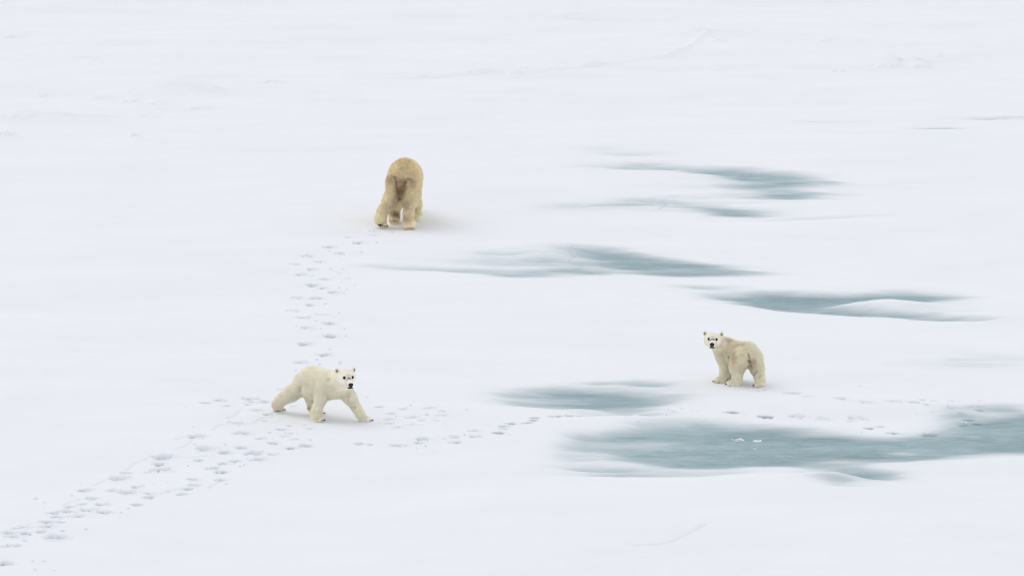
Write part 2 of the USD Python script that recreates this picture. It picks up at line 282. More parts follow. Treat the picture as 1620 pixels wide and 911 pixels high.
def base_height(x, y):
    lumpy = meshkit.fbm(np.stack([x * .16, y * .38, 0 * x], -1), 4, 50) - .5
    fine = meshkit.fbm(np.stack([x * .9, y * 2.2, 0 * x], -1), 4, 60) - .5
    z = .21 * lumpy + .03 * fine
    flat = np.ones_like(x)
    for s in BEAR_SPOTS: flat = np.minimum(flat, 1 - np.exp(-(((x - s[0]) / 1.3) ** 2 + ((y - s[1]) / 1.6) ** 2) ** 2))
    far = np.clip((y - 74) / 20, 0, 1)
    z = z * flat * (1 + .5 * far)
    i = sample(ice, x, y)
    z = z * (1 - np.clip(i * 1.6, 0, 1)) - .042 * np.clip(i * 1.4, 0, 1)
    for px, py, a, b, h in MOUNDS:
        c = ground(px, py); q = ((x - c[0]) / a) ** 2 + ((y - c[1] - 0) / b) ** 2
        z = z + h * np.exp(-q) * (1 + .5 * fine)
    for cx, cy, hw, h in spots:
        dx, dy = (x - cx) / hw, y - cy + .05 * np.sin((x - cx) / hw * 5 + cx * 7)
        near_ = np.abs(dx) < 3
        prof = np.where(dy > 0, np.exp(-np.maximum(dy, 0) / (3.2 * hw)), np.exp(-(dy / .045) ** 2))
        z = z + np.where(near_, .45 * h * np.exp(-dx ** 4) * prof * (1 + 3 * fine), 0)
    for line, d, *wd in CREASES:
        wd = wd[0] if wd else .022
        ls = shapely.LineString(ground(*np.array(line, float).T)[:, :2])
        bx = ls.bounds; sel = (x > bx[0] - .3) & (x < bx[2] + .3) & (y > bx[1] - .3) & (y < bx[3] + .3)
        if sel.any():
            dist = shapely.distance(ls, shapely.points(x[sel], y[sel])); z[sel] -= d * np.exp(-(dist / wd) ** 2)
    return z

def print_shape(k, x, y):
    """dent of paw print k, and 0..1 how far inside it a point lies"""
    cx, cy, a, b, th, d, wet_shade, sd = pr[k]
    dx, dy = x - cx, y - cy
    u, v = dx * math.sin(th) - dy * math.cos(th), dx * math.cos(th) + dy * math.sin(th)      # v: along the walk
    n = meshkit.fbm(np.stack([x * 18, y * 18, 0 * x + sd % 97], -1), 3, 4) - .5
    r = np.sqrt((u / a) ** 2 + (v / b) ** 2) + (.32 - .2 * wet_shade) * n + .07 * np.sin(3 * np.arctan2(v, u) + sd % 7)
    inn = np.clip((1.08 - r) / .32, 0, 1); inn = inn * inn * (3 - 2 * inn)
    rim = np.exp(-((r - 1.22) / .16) ** 2)
    toes = 0
    for t in (-.62, -.22, .22, .62):
        toes = toes + np.exp(-(((u / a - t) / .17) ** 2 + ((v / b - .58 + .25 * t * t) / .2) ** 2))
    pad = np.exp(-((u / a / .6) ** 2 + ((v / b + .25) / .45) ** 2))
    z = -d * inn * (.72 + .28 * pad + .3 * toes + .5 * n) + .22 * d * rim * (1 + 2.0 * n) * (1 - .6 * wet_shade)
    z = z + (.030 if a > .08 else .016) * n * np.exp(-((r - 1.25) / .45) ** 2)
    return z, inn

# points: fine in and round the prints, scarps, cracks and pond edges; coarser elsewhere, out to the horizon
rng = np.random.default_rng(11)
def jitter(x, y, s): return np.stack([x + rng.uniform(-.3, .3, x.shape) * s, y + rng.uniform(-.3, .3, y.shape) * s], -1).reshape(-1, 2)
pts = []
X, Y = np.meshgrid(np.arange(-13.5, 13.6, .085), np.arange(47.0, 107.0, .085)); P = jitter(X, Y, .085); pts.append(P[np.abs(P[:, 0]) < P[:, 1] * .108 + 1.2])
X, Y = np.meshgrid(np.arange(-13, 13, .042), np.arange(48.0, 105.0, .042)); P = jitter(X, Y, .042)
g = sample(np.hypot(*np.gradient(ice, STEP)), P[:, 0], P[:, 1]); pts.append(P[(g > .5) & (np.abs(P[:, 0]) < P[:, 1] * .108 + .8)])
for cx, cy, a, b, th, d, wet_shade, sd in pr:
    R = 1.9 * max(a, b); s = max(.013, a / 8)
    X, Y = np.meshgrid(np.arange(-R, R, s), np.arange(-R, R, s)); P = jitter(X, Y, s); pts.append(P[np.hypot(P[:, 0], P[:, 1]) < R] + [cx, cy])
for cx, cy, hw, h in spots:
    X, Y = np.meshgrid(np.arange(-1.6 * hw, 1.6 * hw, .03), np.arange(-.2, .35, .025)); pts.append(jitter(X, Y, .025) + [cx, cy])
for line, d, *wd in CREASES:
    w = ground(*np.array(line, float).T)[:, :2]; ls = shapely.LineString(w)
    q = np.array([ls.interpolate(t).coords[0] for t in np.arange(0, ls.length, .015)])
    pts.append((q[:, None] + rng.normal(0, .03, (len(q), 6, 2))).reshape(-1, 2))
X, Y = np.meshgrid(np.arange(-30, 30.1, .8), np.arange(-20, 140, .8)); P = jitter(X, Y, .8)
pts.append(P[(np.abs(P[:, 0]) > np.maximum(P[:, 1] * .108 + 1.2, 0)) | (P[:, 1] < 47) | (P[:, 1] > 107)])
th = np.arange(0, 2 * np.pi, np.pi / 36)
for R in np.geomspace(130, 9000, 22): pts.append(np.stack([R * np.cos(th + R), 60 + R * np.sin(th + R)], -1))
pts = np.concatenate(pts)
pts = pts[np.unique(np.round(pts / .006).astype(np.int64), axis=0, return_index=True)[1]]
tri = Delaunay(pts).simplices
x, y = pts.T
v1, v2 = pts[tri[:, 1]] - pts[tri[:, 0]], pts[tri[:, 2]] - pts[tri[:, 0]]
flip = v1[:, 0] * v2[:, 1] - v1[:, 1] * v2[:, 0] < 0
tri[flip] = tri[flip][:, ::-1]
z = base_height(x, y); z_base = z.copy()
icev, wet_shade_v = sample(ice, x, y), np.zeros(len(x))
owner = np.full(len(x), -1); best = np.zeros(len(x))
tree = cKDTree(pts)
for k in range(len(pr)):
    i = np.array(tree.query_ball_point(pr[k, :2], 2.2 * max(pr[k, 3], pr[k, 2])))
    dz, inn = print_shape(k, x[i], y[i])
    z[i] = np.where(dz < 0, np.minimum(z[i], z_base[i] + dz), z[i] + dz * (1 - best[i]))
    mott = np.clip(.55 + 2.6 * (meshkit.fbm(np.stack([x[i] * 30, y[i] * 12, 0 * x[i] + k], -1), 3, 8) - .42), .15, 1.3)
    wet_shade_v[i] = np.maximum(wet_shade_v[i], np.minimum(inn * pr[k, 6] * np.where(pr[k, 6] > .5, 1, mott), 1))  # slush by the ponds; on the trails also dent shade painted as colour
    take = inn > np.maximum(best[i], .08); owner[i[take]] = k; best[i] = np.maximum(best[i], inn)
icev = icev * (1 - .85 * best * 0)
v = np.stack([x, y, z], -1)
vn = meshkit.arrays((v, tri), True)[2]
fo = owner[tri]; face_print = np.where((fo[:, 0] == fo[:, 1]) & (fo[:, 1] == fo[:, 2]), fo[:, 0], -1)
ic = icev[tri].mean(1); cen = pts[tri].mean(1)
pid = sample(pond_id + 1.0, cen[:, 0], cen[:, 1], order=0).astype(int) - 1
face_pond = np.where((ic > .42) & (face_print < 0), pid, -1)
def piece(parent, name, sel):
    f = tri[sel]; u, inv = np.unique(f, return_inverse=True)
    return put(parent, name, v[u], inv.reshape(-1, 3), M['ground'], n=vn[u], attrs={'ice': icev[u], 'wet_shade': wet_shade_v[u]})
snow = thing('snow_field', (0, 0, 0), 'wide white wind-smoothed snow over sea ice, crossed by lines of paw prints', 'snow', kind='structure')
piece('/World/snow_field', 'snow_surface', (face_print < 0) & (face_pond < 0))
order = np.argsort(face_print, kind='stable'); srt = face_print[order]
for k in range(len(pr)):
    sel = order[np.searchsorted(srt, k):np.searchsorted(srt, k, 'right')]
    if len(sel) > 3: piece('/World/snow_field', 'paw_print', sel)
for k, (label, _, _) in enumerate(PONDS):
    if (face_pond == k).any():
        p = piece('/World', 'melt_pond', face_pond == k)
        tag(p, label, 'melt pond', kind='structure')
def ground_z(px, py):
    c = ground(px, py)
    return float(base_height(np.array([c[0]]), np.array([c[1]]))[0])

# ================================================================ BEARS
def nets(d, origin, h):
    """surface nets of the distance grid d"""
    s = d < 0
    c = [(a, b, e) for a in (0, 1) for b in (0, 1) for e in (0, 1)]
    n = np.array(d.shape) - 1
    sl = lambda o: tuple(slice(o[i], o[i] + n[i]) for i in range(3))
    cnt = sum(s[sl(o)].astype(np.int8) for o in c)
    cell = np.argwhere((cnt > 0) & (cnt < 8))
    acc, num = np.zeros((len(cell), 3)), np.zeros(len(cell))
    for o in c:
        for ax in range(3):
            if o[ax]: continue
            q = np.array(o); q2 = q.copy(); q2[ax] = 1
            da, db = d[tuple((cell + q).T)], d[tuple((cell + q2).T)]
            m = (da < 0) != (db < 0)
            t = np.where(m, da / np.where(m, da - db, 1), 0)
            p = np.tile(q.astype(float), (len(cell), 1)); p[:, ax] = t
            acc[m] += p[m]; num[m] += 1
    vv = origin + (cell + acc / num[:, None]) * h
    idx = np.full(n, -1); idx[tuple(cell.T)] = np.arange(len(cell))
    quads = []
    for ax in range(3):
        b, e = (ax + 1) % 3, (ax + 2) % 3
        lo = [slice(None)] * 3; hi = [slice(None)] * 3; lo[ax] = slice(0, -1); hi[ax] = slice(1, None)
        a0, a1 = s[tuple(lo)], s[tuple(hi)]
        for out, m in ((False, a0 & ~a1), (True, ~a0 & a1)):
            g = np.argwhere(m); g = g[(g[:, b] > 0) & (g[:, e] > 0) & (g[:, b] < n[b]) & (g[:, e] < n[e])]
            eb, ee = np.eye(3, dtype=int)[b], np.eye(3, dtype=int)[e]
            q = np.stack([idx[tuple((g - eb - ee).T)], idx[tuple((g - ee).T)], idx[tuple(g.T)], idx[tuple((g - eb).T)]], -1)
            quads.append(q[:, ::-1] if out else q)
    q = np.concatenate(quads)
    return vv, np.concatenate([q[:, [0, 1, 2]], q[:, [0, 2, 3]]])

class Body:
    def __init__(s, lo, hi, h):
        s.h, s.lo = h, np.array(lo, float)
        s.ax = [np.arange(lo[i], hi[i], h) for i in range(3)]
        s.d = np.full([len(a) for a in s.ax], .5, np.float32)
    def window(s, lo, hi):
        r = [slice(max(0, int((lo[i] - s.lo[i]) / s.h)), max(0, int((hi[i] - s.lo[i]) / s.h) + 2)) for i in range(3)]
        g = np.meshgrid(*[s.ax[i][r[i]] for i in range(3)], indexing='ij')
        return tuple(r), np.stack(g, -1).astype(np.float32)
    def blend(s, r, b, k):
        a = s.d[r]; hh = np.clip(.5 + .5 * (b - a) / k, 0, 1)
        s.d[r] = b * (1 - hh) + a * hh - k * hh * (1 - hh)
    def cone(s, p, rp, q, rq, k=.03):
        p, q = np.asarray(p), np.asarray(q); m = max(rp, rq) + k + .04
        r, g = s.window(np.minimum(p, q) - m, np.maximum(p, q) + m)
        ba = (q - p).astype(np.float32); L = float(ba @ ba)
        t = np.clip(((g - p.astype(np.float32)) @ ba) / L, 0, 1); t = t * t * (3 - 2 * t) * .4 + t * .6
        s.blend(r, np.linalg.norm(g - p.astype(np.float32) - t[..., None] * ba, axis=-1) - (rp + (rq - rp) * t), k)
    def ell(s, c, axes, rad, k=.03, cut=False):
        c = np.asarray(c); m = max(rad) + k + .03; r, g = s.window(c - m, c + m)
        q = (g - c.astype(np.float32)) @ np.asarray(axes, np.float32).T
        rad = np.asarray(rad, np.float32)
        k0 = np.linalg.norm(q / rad, axis=-1); k1 = np.linalg.norm(q / rad ** 2, axis=-1) + 1e-6
        b = k0 * (k0 - 1) / k1
        if cut: s.d[r] = np.maximum(s.d[r], -b)
        else: s.blend(r, b, k)

def unit(a): a = np.asarray(a, float); return a / (np.linalg.norm(a, axis=-1, keepdims=True) + 1e-12)

class Bear:
    def __init__(s, corner, zoom, base_cy, px_per_m, lo, hi, h):
        s.corner, s.zoom, s.ppm = corner, zoom, px_per_m
        s.y0 = float(s.G(0, base_cy)[1]); s.claws = []
        c = s.G((lo[0] + hi[0]) / 2, base_cy)
        s.b = Body([s.P(lo[0], 0, 0)[0], s.y0 + lo[1], -.06], [s.P(hi[0], 0, 0)[0], s.y0 + hi[1], lo[2]], h)
    def G(s, cx, cy): return ground(s.corner[0] + cx / s.zoom, s.corner[1] + cy / s.zoom)
    def P(s, cx, cy, dy): return at_y(s.corner[0] + cx / s.zoom, s.corner[1] + cy / s.zoom, s.y0 + dy)
    def chain(s, rows, k=.03, shrink=0.0):
        pts = [(s.P(r[0], r[1], r[2]) if not isinstance(r[0], np.ndarray) else r[0], (r[3] if not isinstance(r[0], np.ndarray) else r[1]) / s.ppm - shrink) for r in rows]
        for (a, ra), (b, rb) in zip(pts[:-1], pts[1:]): s.b.cone(a, ra, b, rb, k)
        return pts
    def paw(s, heel, toe, r, ankle, ra, k=.025, lift=0.0):
        """heel, toe: crop points where they touch the snow; ankle: 3-D point of the leg above"""
        R = r / s.ppm
        a, b = s.G(*heel), s.G(*toe); a[2] = R * .80 + lift; b[2] = R * .60
        s.b.cone(ankle, ra / s.ppm, a, R, k); s.b.cone(a, R, b, R * .78, k)
        f = unit((b - a) * [1, 1, 0]); l = np.array([-f[1], f[0], 0])
        for t in (-1, -.5, 0, .5, 1):
            c = b + l * t * R * .85 + f * R * (.55 - .3 * t * t); c[2] = R * .45
            s.b.ell(c, np.eye(3), (R * .36,) * 3, .008)
            s.claws.append((c + f * R * .28 + np.array([0, 0, R * .04]), f, R * .42))
    def head(s, c, yaw, pitch, roll, S):
        """c: middle of the skull, S: size. Looks towards -y, turned by yaw to image right, tipped down by pitch"""
        f = np.array([math.sin(yaw) * math.cos(pitch), -math.cos(yaw) * math.cos(pitch), -math.sin(pitch)])
        r = unit(np.cross(f, [0, 0, 1.])); r = -r if r[0] * -f[1] < 0 and abs(f[1]) > .3 else r
        u = unit(np.cross(r, f)); u = u if u[2] > 0 else -u
        r, u = r * math.cos(roll) + u * math.sin(roll), u * math.cos(roll) - r * math.sin(roll)
        L = lambda a, b, e: c + (r * a + f * b + u * e) * S
        A = np.stack([r, f, u]); b = s.b
        s.L, s.hf, s.hr, s.hu, s.hc, s.S = L, f, r, u, c, S
        b.ell(L(0, 0, .006), A, np.array([.108, .106, .074]) * S, .03)
        for q in (-1, 1):
            b.ell(L(q * .050, -.005, -.028), A, np.array([.060, .080, .066]) * S, .03)
            b.ell(L(q * .040, .076, .034), A, np.array([.028, .03, .018]) * S, .02)          # brow
        b.cone(L(0, .07, -.018), .054 * S, L(0, .165, -.046), .037 * S, .025)               # muzzle
        b.ell(L(0, .168, -.062), A, np.array([.036, .034, .025]) * S, .015)                 # lips
        b.cone(L(0, .06, -.068), .040 * S, L(0, .15, -.080), .023 * S, .02)                 # jaw
        for q in (-1, 1):
            n = unit(f * .75 + r * q * .55 + u * .1); t = unit(u - n * (n @ u) + r * q * .35); w = np.cross(t, n)
            e = L(q * .106, -.035, .066)
            b.ell(e, np.stack([w, n, t]), np.array([.037, .016, .046]) * S, .012)
            b.ell(e + n * .016 * S + t * .004 * S, np.stack([w, n, t]), np.array([.022, .013, .030]) * S, .01, cut=True)
        s.ears = [L(q * .106, -.035, .066) + unit(f * .75 + r * q * .55 + u * .1) * .008 * S for q in (-1, 1)]
        s.ears_out = [L(q * .108, -.040, .069) for q in (-1, 1)]
    def finish(s, name, label, cat, origin, base, stains_shade, blobs, aft, count, length, group=None, hair_w=.0035, seed=0, noise_amp=.10):
        s.b.d = gaussian_filter(s.b.d, .6)
        vv, ff = nets(s.b.d, s.b.lo, s.b.h)
        import trimesh
        m = trimesh.Trimesh(vv, ff, process=False)
        parts = trimesh.graph.connected_component_labels(m.face_adjacency, node_count=len(ff))
        ff = ff[parts == np.bincount(parts).argmax()]; u, inv = np.unique(ff, return_inverse=True); vv, ff = vv[u], inv.reshape(-1, 3)
        m = trimesh.Trimesh(vv, ff, process=False)
        E = np.vstack([m.edges_unique, m.edges_unique[:, ::-1]]); W = csr_matrix((np.ones(len(E)), E.T), (len(vv),) * 2); W = W.multiply(1 / W.sum(1)).tocsr()
        for lam in (.5, -.52, .5, -.52): vv = vv + lam * (W @ vv - vv)
        m.vertices = vv
        if m.volume < 0: ff = ff[:, ::-1]
        n = meshkit.arrays((vv, ff), True)[2]
        px, py, depth = project(vv); cx, cy = (px - s.corner[0]) * s.zoom, (py - s.corner[1]) * s.zoom
        cell = (np.round(cx / 14).astype(int), np.round(cy / 14).astype(int)); front = {}
        for i, key in enumerate(zip(*cell)): front[key] = min(front.get(key, 1e9), depth[i])
        seen = np.array([depth[i] - front[key] < .10 for i, key in enumerate(zip(*cell))])
        col = np.tile(np.array(base, float), (len(vv), 1))
        a = meshkit.fbm(vv * 7, 4, 5 + seed)[:, None]; b_ = meshkit.fbm(vv * np.array([34, 34, 12]), 3, 9 + seed)[:, None]
        col *= 1 + noise_amp * 1.2 * (a - .5) + noise_amp * (b_ - .5)
        col *= 1 + np.array([.0, -.015, -.05]) * np.clip(3 * (a - .45), -1, 1)
        nz = meshkit.fbm(vv * 30, 3, 77 + seed) - .5
        for x_, y_, rx, ry, ang, c_, st in stains_shade:  # coat stains, plus some shade painted on the large bear's foreleg
            t = math.radians(ang); dx, dy = cx - x_, cy - y_
            q = np.sqrt(((dx * math.cos(t) + dy * math.sin(t)) / rx) ** 2 + ((-dx * math.sin(t) + dy * math.cos(t)) / ry) ** 2) + 1.0 * nz
            w = (st * np.clip(1.35 - q, 0, 1) * seen)[:, None]; col = col * (1 - w) + np.array(c_) * w
        for p_, r_, c_, st in blobs:
            w = (st * np.clip(1.5 - np.linalg.norm(vv - p_, axis=1) / r_, 0, 1))[:, None]; w = w * w * (3 - 2 * w) if st >= 1 else w
            col = col * (1 - w) + np.array(c_) * w
        col = np.clip(col, .005, .95)
        x = thing(name, origin, label, cat, group); root = str(x.GetPath()); o = np.array(origin, float)
        put(root, 'body', vv - o, ff, M['hide'], n=n, attrs={'fur_colour': col})
        # fur
        rg = np.random.default_rng(100 + seed)
        pA, pB, pC = vv[ff[:, 0]], vv[ff[:, 1]], vv[ff[:, 2]]
        ar = np.linalg.norm(np.cross(pB - pA, pC - pA), axis=1); fi = rg.choice(len(ff), count, p=ar / ar.sum())
        w = rg.dirichlet([1, 1, 1], count); tri_ = ff[fi]
        p = (vv[tri_] * w[..., None]).sum(1); nn = unit((n[tri_] * w[..., None]).sum(1)); cc = (col[tri_] * w[..., None]).sum(1)
        top = vv[:, 2].max(); legs = np.clip((p[:, 2] / top - .25) / .35, 0, 1)[:, None]
        g = unit(np.asarray(aft, float)) * legs * .8 + np.array([0, 0, -1.]) * (1 - .55 * legs)
        ln = np.full(count, length); ln *= np.clip(p[:, 2] / (.12 * top) , .22, 1)
        if hasattr(s, 'hc'):
            hd = np.linalg.norm((p - (s.hc - s.hf * .0)), axis=1) / s.S; isH = np.clip((.24 - hd) / .05, 0, 1)
            g = g * (1 - isH[:, None]) + unit(p - s.L(0, .2, -.03)) * isH[:, None]
            fr = (p - s.hc) @ s.hf / s.S
            ln *= 1 - isH * np.clip(.52 + 4.0 * fr, .35, .92)
            for e in s.ears_out: ln *= np.clip((np.linalg.norm(p - e, axis=1) / s.S - .02) / .06, .18, 1)
            keep = fr * isH < .128
            for q in (-1, 1): keep &= np.linalg.norm(p - s.L(q * s.eye[0], s.eye[1] - .01, s.eye[2]), axis=1) > .026 * s.S
            keep &= True; p, nn, cc, g, ln = p[keep], nn[keep], cc[keep], g[keep], ln[keep]
        N = len(p)
        cl = np.stack([meshkit.noise(p * 26 + 31 * i, seed + i) for i in range(3)], -1) - .5
        g = unit(g + .36 * cl + rg.normal(0, .16, (N, 3))); g = g - nn * np.minimum((g * nn).sum(1, keepdims=True), 0) * .9
        ln = ln * rg.uniform(.6, 1.2, N)
        d0, d1 = unit(nn * .75 + g * .6), unit(nn * .22 + g)
        q0 = p - nn * .003; q1 = q0 + d0 * (ln * .38)[:, None]; q2 = q1 + unit(d0 + d1) * (ln * .34)[:, None]; q3 = q2 + d1 * (ln * .34)[:, None]
        ci = rg.choice(N, N // 9, replace=False); near_c = cKDTree(p[ci]).query(p)[1]; pull = p[ci][near_c] - p
        pull *= (np.linalg.norm(pull, axis=1, keepdims=True) < .03) * rg.uniform(.0, .55, (N, 1))
        q1 = q1 + .15 * pull; q2 = q2 + .5 * pull; q3 = q3 + .85 * pull
        cc = cc * rg.uniform(.95, 1.06, (len(ci), 1))[near_c]
        curve = np.stack([q0, q1, q2, q3], 1); curve[..., 2] = np.maximum(curve[..., 2], .004)
        cc = np.clip(cc * rg.uniform(.92, 1.07, (N, 1)), 0, .95)
        bc = UsdGeom.BasisCurves.Define(stage, fresh(root, 'fur'))
        bc.CreateTypeAttr('linear'); bc.CreateCurveVertexCountsAttr(Vt.IntArray.FromNumpy(np.full(N, 4, np.int32)))
        bc.CreatePointsAttr(Vt.Vec3fArray.FromNumpy((curve - o).reshape(-1, 3).astype(np.float32)))
        bc.CreateWidthsAttr(Vt.FloatArray.FromNumpy(np.tile(np.array([1, .9, .65, .15], np.float32) * hair_w, N))); bc.SetWidthsInterpolation('vertex')
        UsdGeom.PrimvarsAPI(bc).CreatePrimvar('fur_colour', T.Color3fArray, 'uniform').Set(Vt.Vec3fArray.FromNumpy(cc.astype(np.float32)))
        UsdShade.MaterialBindingAPI.Apply(bc.GetPrim()).Bind(M['fur'])
        if hasattr(s, 'hc'):
            A, S = np.stack([s.hr, s.hf, s.hu]), s.S
            sv = trimesh.creation.icosphere(3); V, F = np.array(sv.vertices), np.array(sv.faces)
            def blob(nm, c, rad, mat, shape=None):
                q = V.copy()
                if shape: q = shape(q)
                put(root, nm, (q * rad * S) @ A + c - o, F, mat)
            for q in (-1, 1): blob('eye', s.L(q * s.eye[0], s.eye[1], s.eye[2]), np.array(s.eye[3]), M['eye'])
            def nose(q):
                q = q.copy(); q[:, 0] *= 1 + .22 * q[:, 2]; q[:, 1] -= .25 * np.exp(-((np.abs(q[:, 0]) - .45) / .2) ** 2 - ((q[:, 2] + .25) / .25) ** 2); return q
            blob('nose', s.L(*s.nose[0]), np.array(s.nose[1]), M['nose'], nose)
            blob('mouth', s.L(*s.mouth[0]), np.array(s.mouth[1]), M['nose'], lambda q: np.stack([q[:, 0], q[:, 1], q[:, 2] - .6 * q[:, 0] ** 2], -1))
        for c, f, R in s.claws:
            k = np.arange(7) * 2 * np.pi / 7; l = np.array([-f[1], f[0], 0])
            rings = [c + f * R * t + np.array([0, 0, dz * R]) + rr * R * (np.cos(k)[:, None] * l + np.sin(k)[:, None] * np.array([0, 0, 1.])) for t, rr, dz in ((-.4, .2, .25), (.3, .24, .2), (.85, .15, -.1))]
            V_ = np.concatenate(rings + [[c + f * R * 1.25 + np.array([0, 0, -.4 * R])]])
            F_ = [(a_ * 7 + i, a_ * 7 + (i + 1) % 7, a_ * 7 + 7 + (i + 1) % 7) for a_ in (0, 1) for i in range(7)] + [(a_ * 7 + i, a_ * 7 + 7 + (i + 1) % 7, a_ * 7 + 7 + i) for a_ in (0, 1) for i in range(7)] + [(14 + i, 14 + (i + 1) % 7, 21) for i in range(7)]
            V_[:, 2] = np.maximum(V_[:, 2], .006)
            put(root, 'claw', V_ - o, np.array(F_), M['claw'])
        return x

BROWN, DARK, ORANGE, GREY = (.10, .045, .03), (.03, .022, .018), (.42, .25, .12), (.20, .18, .15)

# ---- cub striding to the right, face turned to the camera
c1 = Bear((415, 560), 7.589, 810, 984., (60, -.45, .86), (1420, 1.0), .0075)
sh = .013
c1.chain([(508,332,.46,134),(612,295,.34,158),(715,330,.22,160),(830,375,.10,158),(900,405,.03,125)], .04, sh)
c1.chain([(530,392,.42,115),(620,410,.28,125),(760,430,.14,120)], .04, sh)
c1.chain([(790,330,.12,130),(890,330,.0,118),(985,300,-.08,100)], .05, sh)                  # neck
c1.chain([(900,420,.0,95),(985,380,-.08,75)], .05, sh)                                      # throat
p = c1.chain([(745,370,.08,106),(706,515,.06,74),(658,655,.03,58),(643,705,.02,52)], .034, sh * .7); c1.paw((640,806),(700,812), 48, p[-1][0], 56)
p = c1.chain([(960,405,.02,104),(1056,520,-.01,76),(1134,645,-.03,54),(1170,700,-.03,47)], .034, sh * .7); c1.paw((1196,802),(1280,812), 43, p[-1][0], 48)
p = c1.chain([(475,385,.42,106),(342,470,.46,93),(205,562,.55,64),(176,606,.58,54)], .034, sh * .7); c1.paw((165,680),(232,684), 42, p[-1][0], 54, lift=.012)
p = c1.chain([(570,420,.36,100),(590,530,.40,66),(598,640,.44,48)], .04, sh * .7); c1.paw((625,722),(715,722), 36, p[-1][0], 45)
c1.chain([(410,320,.60,26),(385,365,.62,16)], .02)                                           # tail
c1.head(c1.P(1006, 268, -.14), math.radians(19), math.radians(8), 0, 1.0)
c1.eye = (.052, .097, .019, (.0178, .015, .0188)); c1.nose = ((0, .204, -.044), (.030, .019, .025)); c1.mouth = ((0, .192, -.080), (.036, .020, .011))
L = c1.L
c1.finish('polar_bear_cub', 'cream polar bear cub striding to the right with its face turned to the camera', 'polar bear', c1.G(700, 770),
  (.955, .902, .778),
  [(800,305,26,16,-20,(.58,.45,.28),.35),(462,412,26,50,30,(.58,.44,.26),.30),(1040,520,10,44,8,(.40,.34,.25),.5),(210,480,50,20,0,(.66,.5,.32),.25),(140,600,20,50,0,(.66,.5,.32),.25),
   (570,635,22,18,0,(.35,.26,.16),.5),(1095,630,40,16,0,(.55,.43,.27),.45),(650,780,60,30,0,(.62,.5,.32),.3)],
  [(L(0,.03,.0),.10,(.86,.80,.68),.6),(L(0,.118,.012),.017,BROWN,.7),(L(-.022,.128,-.004),.011,BROWN,1.),(L(.014,.122,.008),.012,BROWN,1.),(L(-.006,.12,.016),.010,BROWN,1.),(L(.0,.10,.05),.03,(.50,.41,.32),.5),(L(0,.185,-.066),.032,(.34,.31,.28),.5),
   (L(-.035,.16,-.055),.016,GREY,.5)] + [(e, .018, DARK, 1.) for e in c1.ears] + [(L(q*.052,.10,.019),.027,(.42,.37,.31),.55) for q in (-1,1)] + [(L(q*.04,.13,-.05),.035,(.60,.55,.47),.45) for q in (-1,1)] + [(e, .04, (.58,.53,.38), .4) for e in c1.ears_out],  # muzzle sides and eye surrounds: shading painted into the coat colour
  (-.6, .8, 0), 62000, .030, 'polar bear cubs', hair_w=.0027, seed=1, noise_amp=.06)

# ---- cub seen from behind, looking back over its shoulder
c2 = Bear((1090, 510), 7.922, 810, 992., (120, -.3, .86), (1090, 1.1), .0075)
c2.chain([(735,372,.17,142),(610,378,.28,145),(490,345,.42,138),(440,370,.44,122)], .04, sh)
c2.chain([(790,430,.10,122),(660,435,.10,130)], .04, sh)
c2.chain([(620,440,.26,110),(470,430,.42,118)], .04, sh)
c2.chain([(470,310,.42,120),(390,270,.36,104),(315,235,.28,84)], .05, sh)
c2.chain([(420,400,.40,90),(330,290,.28,66)], .05, sh)
p = c2.chain([(445,430,.40,100),(460,560,.36,73),(440,665,.33,57),(428,700,.32,52)], .034, sh * .7); c2.paw((410,752),(345,756), 44, p[-1][0], 50)
p = c2.chain([(560,440,.44,95),(535,560,.46,68),(508,650,.47,48)], .034, sh * .7); c2.paw((505,728),(470,733), 36, p[-1][0], 42)
p = c2.chain([(650,440,.08,128),(604,560,.13,96),(606,670,.07,57),(605,715,.07,52)], .034, sh * .7); c2.paw((600,792),(505,790), 44, p[-1][0], 52)
p = c2.chain([(805,450,.10,122),(855,565,.14,88),(885,680,.05,62),(895,735,.03,56)], .034, sh * .7); c2.paw((905,808),(850,808), 46, p[-1][0], 52)
c2.chain([(772,425,.0,24),(782,470,-.02,16)], .02)
c2.head(c2.P(300, 212, .22), math.radians(-5), math.radians(-2), math.radians(-2), .97)
c2.eye = (.049, .097, .017, (.0175, .015, .0182)); c2.nose = ((0, .204, -.040), (.030, .019, .026)); c2.mouth = ((0, .192, -.077), (.036, .020, .012))
L = c2.L
